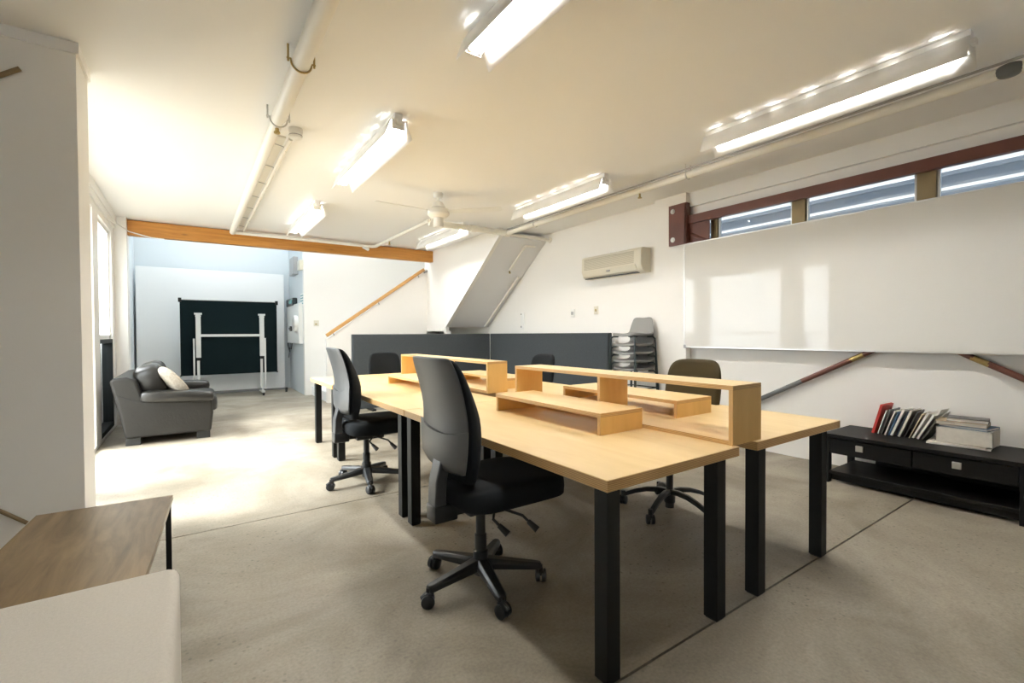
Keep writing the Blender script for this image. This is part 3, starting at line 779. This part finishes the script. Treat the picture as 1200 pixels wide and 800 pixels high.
s0 = stool(labs[0] + ' beside the grey panel'); zz = [0, .10, .20, .305, .43]
for i in range(5):
    o = s0 if i == 0 else dup(s0, (0, 0, 0), 0, labs[i])
    o.location = (4.62-.004*i, 3.985, zz[i])

# ------------------------------------------------------------------ black television unit and the paper on it
cb = thing('media_cabinet', 'low black television bench with two drawers below the whiteboard', 'cabinet', (4.58, 1.1, 0))
CX0, CX1, CY0, CY1, CT = 4.32, 4.86, .555, 1.71, .405
obj('top_board', B(CX0-.01, CX1, CY0-.01, CY1, CT-.03, CT), 'cab', cb, bev=.002)
for yy in (CY0, CY1-.04): obj('leg_panel', MB().box(CX0, CX0+.06, yy, yy+.04, 0, CT-.03).box(CX1-.06, CX1, yy, yy+.04, 0, CT-.03).box(CX0+.06, CX1-.06, yy+.005, yy+.035, .24, CT-.03), 'cab', cb, bev=.002)
ym = (CY0+CY1)/2
for (ya, yb) in ((CY0+.045, ym-.004), (ym+.004, CY1-.045)):
    d = obj('drawer', MB().box(CX0+.004, CX0+.024, ya, yb, .245, CT-.036).box(CX0+.024, CX1-.08, ya+.01, yb-.01, .25, .27), 'cab', cb, bev=.002)
    yc = (ya+yb)/2
    yc = yc+.055 if ya > ym-.1 else yc+.025
    obj('pull', B(CX0-.012, CX0+.004, yc-.024, yc+.024, .295, .340), 'steel', d, bev=.002, label='square brushed steel pull')
obj('shelf_board', B(CX0+.01, CX1-.01, CY0+.04, CY1-.04, .075, .10), 'cab', cb, bev=.002)
obj('plinth', B(CX0+.05, CX0+.07, CY0+.04, CY1-.04, .02, .075), 'cab', cb)
obj('back_panel', B(CX1-.03, CX1-.02, CY0+.04, CY1-.20, .10, CT-.03), 'cab', cb)

def leaning(name, y, dep, h, th, lean, m, label, cat, x0=4.61, grp='papers filed upright on the black bench', fan=0):
    """a sheet set standing on its spine, tipped towards -Y"""
    a = math.radians(lean)
    mb = MB(); R = Matrix.Rotation(a, 4, 'X') @ Matrix.Rotation(math.radians(fan), 4, 'Z')
    mb.box(x0, x0+dep, y, y+th, CT, CT+h, rot=R, piv=(x0, y, CT))
    mn = min(v.co.z for v in mb.bm.verts)
    for v in mb.bm.verts: v.co.z += CT-mn+.001
    if isinstance(m, tuple):
        for f_ in mb.bm.faces:
            f_.material_index = 0
        t = obj(name, mb, m[0], origin=(x0, y, CT), bev=.001)
    else: t = obj(name, mb, m, origin=(x0, y, CT), bev=.001)
    return tag(t, label, cat, grp)
lean_items = [
    (1.462, .22, .245, .018, 14, 'redf', 'red folder leaning at the left end of the upright files', 'folder'),
    (1.437, .20, .205, .008, 16, 'paper2', 'white booklet right beside the red folder', 'booklet'),
    (1.415, .21, .215, .010, 16, 'slate', 'dark magazine file just right of the white booklet by the red folder', 'magazine file'),
    (1.392, .20, .21, .010, 18, 'paper', 'cream brochure between the two dark files nearest the red folder', 'brochure'),
    (1.372, .20, .205, .008, 18, 'blue', 'thin blue brochure in the upright files', 'brochure'),
    (1.352, .21, .228, .016, 20, 'paper2', 'white magazine right of the thin blue brochure', 'magazine'),
    (1.330, .20, .215, .008, 20, 'navy', 'navy booklet in the middle of the upright files', 'booklet'),
    (1.310, .21, .228, .016, 20, 'paper', 'cream magazine right of the navy booklet', 'magazine'),
    (1.284, .21, .222, .009, 21, 'slate', 'dark file in the middle right of the row', 'magazine file'),
    (1.258, .20, .215, .008, 22, 'tan', 'tan booklet right of the middle dark file', 'booklet'),
    (1.238, .21, .225, .014, 24, 'paper2', 'white magazine splayed near the right end of the upright files', 'magazine'),
    (1.212, .20, .215, .014, 26, 'paper2', 'cream sheaf fanned out near the right end of the upright files', 'papers'),
    (1.184, .20, .19, .012, 27, 'slate', 'dark folder at the right end of the upright files', 'folder'),
]
for y_, dep, h, th, ln, m, lab, cat in lean_items:
    leaning(cat.replace(' ', '_'), 1.462-(1.462-y_)*1.12-.012, dep, h, th, ln, m, lab, cat, x0=4.60+random.uniform(-.01, .012), fan=random.uniform(-3, 3))
def flat(name, xc, yc, z, sx, sy, h, rz, m, label, cat, grp=None, cover=None):
    R = Matrix.Rotation(math.radians(rz), 4, 'Z'); piv = (xc, yc, z)
    if cover:
        t = thing(name, label, cat, (xc, yc, z), grp)
        obj('page_block', MB().box(xc-sx/2+.004, xc+sx/2-.002, yc-sy/2+.004, yc+sy/2-.004, z+.003, z+h-.003, rot=R, piv=piv), m, t)
        obj('cover', MB().box(xc-sx/2, xc+sx/2, yc-sy/2, yc+sy/2, z, z+.003, rot=R, piv=piv).box(xc-sx/2, xc+sx/2, yc-sy/2, yc+sy/2, z+h-.003, z+h, rot=R, piv=piv).box(xc+sx/2-.003, xc+sx/2, yc-sy/2, yc+sy/2, z, z+h, rot=R, piv=piv), cover, t)
        return t
    t = obj(name, MB().box(xc-sx/2, xc+sx/2, yc-sy/2, yc+sy/2, z, z+h, rot=R, piv=piv), m, origin=piv); return tag(t, label, cat, grp)
G = 'papers and books piled on the black bench'
z = CT
flat('paper_sheaf', 4.665, .945, z, .25, .34, .012, 5, 'paper2', 'loose white paper sheaf under the cream box', 'papers', G)
flat('paper_sheaf', 4.66, .925, z+.012, .24, .31, .008, -7, 'paper', 'cream paper sheaf sticking out just under the box', 'papers', G)
bxo = thing('document_box', 'open cream document box full of papers under the books', 'box', (4.67, .925, z+.02), G)
zb = z+.021
m = MB(); x0, x1, y0, y1 = 4.555, 4.78, .755, 1.055
m.box(x0, x1, y0, y1, zb, zb+.004).box(x0, x0+.004, y0, y1, zb, zb+.105).box(x1-.004, x1, y0, y1, zb, zb+.11).box(x0, x1, y0, y0+.004, zb, zb+.11).box(x0, x1, y1-.004, y1, zb, zb+.11)
obj('box_body', m, 'paper', bxo)
m = MB()
for k in range(8): m.box(x0+.008, x1-.008, y0+.01+random.uniform(-.002, .004), y1-.012+random.uniform(-.004, .003), zb+.006+k*.0128, zb+.018+k*.0128)
obj('paper_fill', m, 'paper2', bxo)
zt = zb+.111
flat('book', 4.665, .90, zt, .20, .27, .018, -8, 'paper2', 'blue book lowest on the cream box', 'book', G, 'blue')
flat('book', 4.66, .93, zt+.0185, .19, .27, .026, 4, 'paper', 'thick cream book with tan cover below the top book', 'book', G, 'tan')
flat('book', 4.675, .905, zt+.045, .165, .22, .024, 8, 'paper2', 'dark patterned book on top of the pile', 'book', G, 'slate')
fp = MB()
for k, (lean_, dy_) in enumerate(((26, .0), (31, .008), (36, .016), (41, .024))):
    q = MB(); q.box(4.70+.006*k, 4.87-.004*k, 1.165-dy_*.2, 1.168-dy_*.2, CT, CT+.255-.012*k, rot=Matrix.Rotation(math.radians(lean_), 4, 'X') @ Matrix.Rotation(math.radians(3*k-4), 4, 'Z'), piv=(4.78, 1.165, CT))
    mn = min(v.co.z for v in q.bm.verts)
    for f_ in q.bm.faces:
        pass
    vs = {v: fp.bm.verts.new((v.co.x, v.co.y, v.co.z+CT+.001-mn)) for v in q.bm.verts}
    for f_ in q.bm.faces: fp.bm.faces.new([vs[v] for v in f_.verts])
    q.bm.free()
tag(obj('loose_papers', fp, 'paper2', origin=(4.7, 1.10, CT)), 'white loose pages slumped between the upright files and the cream box', 'papers', G)

# ------------------------------------------------------------------ leather sofa (faces +X)
so = thing('leather_sofa', 'dark brown leather sofa seen side on against the left windows', 'sofa', (-.22, 7.55, 0))
SY0, SY1 = 6.70, 8.42
b = MB(); b.box(-.56, .17, SY0+.05, SY1-.05, .085, .33, bev=.03, seg=3); obj('sofa_base', b, 'leather', so)
for ya, yb in ((SY0, SY0+.24), (SY1-.24, SY1)):
    m = MB(); m.prism([(-.62, .085), (.19, .085), (.215, .30), (.20, .50), (-.50, .50), (-.70, .60)], 1, ya+.02, yb-.02)
    a_ = obj('armrest', m, 'leather', so, bev=.025, seg=3)
    m = MB(); m.puff((-.13, (ya+yb)/2-(.01 if ya == SY0 else -.01), .525), (.355, .15, .068), .42, .3, 30, 12, warp=lambda p: (p[0], p[1], p[2]+.055*(-p[0])))
    obj('arm_pad', m, 'leather2', a_, ang=80)
m = MB(); m.prism([(-.62, .10), (-.44, .10), (-.44, .5), (-.52, .74), (-.60, .775), (-.735, .765), (-.745, .72), (-.68, .40)], 1, SY0+.03, SY1-.03)
obj('sofa_back', m, 'leather', so, bev=.03, seg=3)
yc = (SY0+SY1)/2
for k in (0, 1):
    ya = SY0+.25+k*(SY1-SY0-.5)/2; yb = ya+(SY1-SY0-.5)/2
    obj('seat_cushion', MB().puff((-.06, (ya+yb)/2, .38), (.335, (yb-ya)/2, .105), .35, .3, 28, 12), 'leather2', so, ang=80)
    obj('back_cushion', MB().puff((-.40, (ya+yb)/2-(.05 if k == 0 else -.03), .68), (.15, (yb-ya)/2+.03, .22), .62, .4, 28, 14, rot=Matrix.Rotation(math.radians(-14), 4, 'Y')), 'leather2', so, ang=80)
for x in (-.62, .045):
    for yy in (SY0+.06, SY1-.16): obj('foot', B(x, x+.135, yy, yy+.10, 0, .09), 'foot', so, bev=.004)
cu = obj('throw_cushion', MB().puff((-.19, 7.02, .675), (.07, .22, .225), .75, .42, 26, 14, rot=Matrix.Rotation(math.radians(-38), 4, 'Y') @ Matrix.Rotation(math.radians(12), 4, 'Z')), 'knit', origin=(-.13, 7.03, .52), ang=80)
tag(cu, 'cream knitted cushion leaning on the leather sofa', 'cushion')

# ------------------------------------------------------------------ alcove: white board, folded table, meter wall
bd = tag(obj('display_board', B(-.88, 1.77, 11.75, 11.80, .04, 2.62), 'cool', origin=(.44, 11.78, .04), bev=.004), 'large plain white board standing against the alcove back wall', 'display board')
tt = thing('folded_table', 'dark folding games table stored upright on a wheeled pale frame', 'folding table', (.7, 11.2, 0))
obj('table_top', B(-.17, 1.54, 11.20, 11.225, .445, 1.945), 'pptop', tt, bev=.004)
obj('top_edge', B(-.175, 1.545, 11.196, 11.229, 1.945, 1.962), 'grey', tt)
obj('corner_cap', MB().box(-.195, -.14, 11.185, 11.235, 1.90, 1.985, bev=.006).box(1.51, 1.565, 11.185, 11.235, 1.89, 1.975, bev=.006).box(-.18, -.15, 11.19, 11.23, .435, .46).box(1.52, 1.55, 11.19, 11.23, .435, .46), 'black', tt)
for x in (.125, 1.245):
    l = obj('leg', B(x-.042, x+.042, 11.135, 11.19, .80, 1.68), 'grey', tt, bev=.004)
    obj('leg_cap', MB().box(x-.065, x+.065, 11.13, 11.195, 1.655, 1.69).box(x-.05, x+.05, 11.128, 11.197, 1.62, 1.635), 'grey', l)
    obj('sleeve', B(x-.03, x+.03, 11.14, 11.18, .70, .80), 'black', l)
obj('cross_bar', B(.16, 1.21, 11.145, 11.175, 1.215, 1.265), 'grey', tt)
for x, s in ((.05, -1), (1.30, 1)):
    obj('support_strut', MB().box(x-.015, x+.015, 11.12, 11.15, .12, 1.18).box(x-s*.07-.022, x-s*.07+.022, 11.12, 11.16, .06, .74), 'grey', tt)
for x in (.06, 1.22):
    obj('base_foot', MB().box(x-.03, x+.03, 10.75, 11.5, .06, .10), 'grey', tt, bev=.004)
fl = MB(); fl.box(.0, 1.75, 11.26, 11.30, .05, .085).box(.06, 1.22, 10.98, 11.02, .10, .13)
obj('base_rail', fl, 'grey_steel', tt)
for x, yy in ((.06, 10.79), (1.22, 10.79), (.06, 11.46), (1.70, 11.15)):
    m = MB(); m.cyl((x-.018, yy, .035), (x+.018, yy, .035), .035, seg=16); m.box(x-.024, x+.024, yy-.02, yy+.02, .05, .10); obj('caster', m, 'bplas', tt)
MX = 1.92
sb = thing('switchboard', 'white electrical switchboard cover with round dial on the alcove side wall', 'switchboard', (MX, 10.9, 1.5))
obj('cover', B(MX-.08, MX, 10.42, 11.85, 1.06, 1.90), 'white', sb, bev=.01)
obj('round_dial', MB().cyl((MX-.15, 10.62, 1.48), (MX-.08, 10.62, 1.48), .17, seg=28), 'white', sb)
obj('dial_rim', MB().cyl((MX-.155, 10.62, 1.48), (MX-.14, 10.62, 1.48), .12, .12, seg=28), 'grey', sb)
obj('knob', MB().cyl((MX-.12, 11.22, 1.38), (MX-.08, 11.22, 1.38), .055, seg=18).box(MX-.13, MX-.10, 11.14, 11.30, 1.36, 1.40), 'bplas', sb, label='black turning knob')
m = MB(); m.tube([(MX-.03, 11.86, 1.75), (MX-.06, 11.93, 1.5), (MX-.05, 11.9, 1.2), (MX-.06, 11.86, 1.0), (MX-.05, 11.7, .86)], .012, 8).tube([(MX-.03, 11.5, 1.06), (MX-.06, 11.45, .92), (MX-.05, 11.7, .95), (MX-.04, 11.9, .72)], .008, 8)
obj('cable', m, 'bplas', sb, label='black cables hanging beside the switchboard')
dv = thing('wall_phone', 'small dark device with a lit screen above the white switchboard', 'control panel', (MX, 11.4, 1.95))
obj('housing', B(MX-.10, MX, 10.98, 11.80, 1.88, 2.05), 'dark', dv, bev=.02)
obj('screen', B(MX-.106, MX-.09, 11.08, 11.4, 1.93, 2.01), 'teal', dv)
nt_ = thing('wall_notice', 'teal and white notice sheet beside the dark wall device', 'notice', (MX, 10.45, 1.95))
obj('sheet', B(MX-.006, MX, 10.30, 10.62, 1.85, 2.10), 'white', nt_)
m = MB()
for k in range(4): m.box(MX-.009, MX-.005, 10.33, 10.59, 1.88+k*.055, 1.905+k*.055)
obj('printed_bars', m, 'teal', nt_)
sp_ = tag(obj('wall_speaker', B(MX-.10, MX, 10.85, 11.30, 2.54, 2.92), 'mgrey', origin=(MX, 11.07, 2.54), bev=.012), 'long grey speaker box high on the alcove side wall', 'speaker')
cb_ = tag(obj('junction_box', B(MX-.07, MX, 10.32, 10.55, 2.58, 2.78), 'cream', origin=(MX, 10.4, 2.6), bev=.008), 'cream junction box at the top corner of the alcove side wall', 'junction box')
sw2 = thing('stair_switch', 'small cream switch on the wall beside the stair foot', 'light switch', (2.16, 10.27, 1.45))
obj('cover', B(2.10, 2.20, 10.255, 10.27, 1.42, 1.54), 'cream', sw2, bev=.003)
obj('rocker', B(2.125, 2.16, 10.245, 10.257, 1.45, 1.475), 'brass', sw2)

# ------------------------------------------------------------------ coffee table, ottoman, sticks
ctb = thing('coffee_table', 'walnut topped low table with black legs at lower left', 'coffee table', (-.33, 2.48, 0))
R2 = Matrix.Rotation(math.radians(-3.1), 4, 'Z')
obj('table_top', MB().box(-.575, -.083, 1.86, 2.855, .424, .45, rot=R2, piv=(-.083, 2.855, 0)), 'walnut', ctb, bev=.002)
for x, yy in ((-.112, 2.77), (-.56, 2.79), (-.165, 1.92), (-.60, 1.95)):
    obj('leg', B(x, x+.022, yy, yy+.04, 0, .424), 'black', ctb)
ot = thing('ottoman', 'large pale beige fabric ottoman in the lower left corner', 'ottoman', (-.6, 1.2, 0))
m = MB(); m.box(-1.35, -.040, .55, 1.85, .06, .50, bev=.03, seg=5); obj('upholstery', m, 'linen', ot, ang=60)
m = MB(); m.tube([(-1.32, 1.842, .478), (-.065, 1.842, .478), (-.047, 1.82, .478), (-.047, .57, .478)], .004, 8); obj('piping', m, 'linen', ot)
for x in (-1.25, -.16):
    for yy in (.65, 1.72): obj('foot', B(x, x+.05, yy, yy+.05, 0, .07), 'foot', ot)
w1 = tag(obj('wooden_stick', MB().tube([(-1.25, 3.587, 2.28), (-.737, 3.587, 2.683)], [.014, .0125], 10), 'stick', origin=(-1.0, 3.57, 2.5)), 'brown wooden stick fixed to the wall at the upper left edge', 'stick')
w2 = tag(obj('wooden_stick', MB().tube([(-1.3, 3.589, .70), (-.75, 3.589, .222)], [.012, .010], 10), 'stick', origin=(-1.0, 3.57, .4)), 'brown wooden stick at the left edge just above the walnut table', 'stick')
wc = tag(obj('white_cable', MB().tube([(-.845, 7.9, 2.74), (-.80, 8.2, 2.75), (-.70, 8.54, 2.72), (-.45, 8.54, 2.66), (-.3, 8.56, 2.66)], .008, 8), 'white', origin=(-.8, 8.2, 2.7)), 'thin white cable looping from the window wall onto the timber beam', 'cable')

# ------------------------------------------------------------------ light and view
W = bpy.data.worlds.new('sky'); sc.world = W; W.use_nodes = True
bg = W.node_tree.nodes['Background']; bg.inputs[0].default_value = (.94, .97, 1.0, 1); bg.inputs[1].default_value = 4.5
sun = bpy.data.lights.new('sun', 'SUN'); sun.energy = 11; sun.angle = math.radians(40); sun.color = (1, .985, .96)
so_ = bpy.data.objects.new('sun', sun); COL.objects.link(so_)
so_.rotation_euler = Vector((1, -.22, -.95)).to_track_quat('-Z', 'Y').to_euler()

sc.view_settings.view_transform = 'Standard'; sc.view_settings.look = 'None'
sc.view_settings.exposure = 1.4; sc.view_settings.gamma = 1; sc.view_settings.use_curve_mapping = False
sc.cycles.diffuse_bounces = 8; sc.cycles.max_bounces = 16; sc.cycles.transparent_max_bounces = 16
sc.cycles.use_denoising = True; sc.cycles.caustics_reflective = False; sc.cycles.caustics_refractive = False
sc.cycles.sample_clamp_indirect = 6
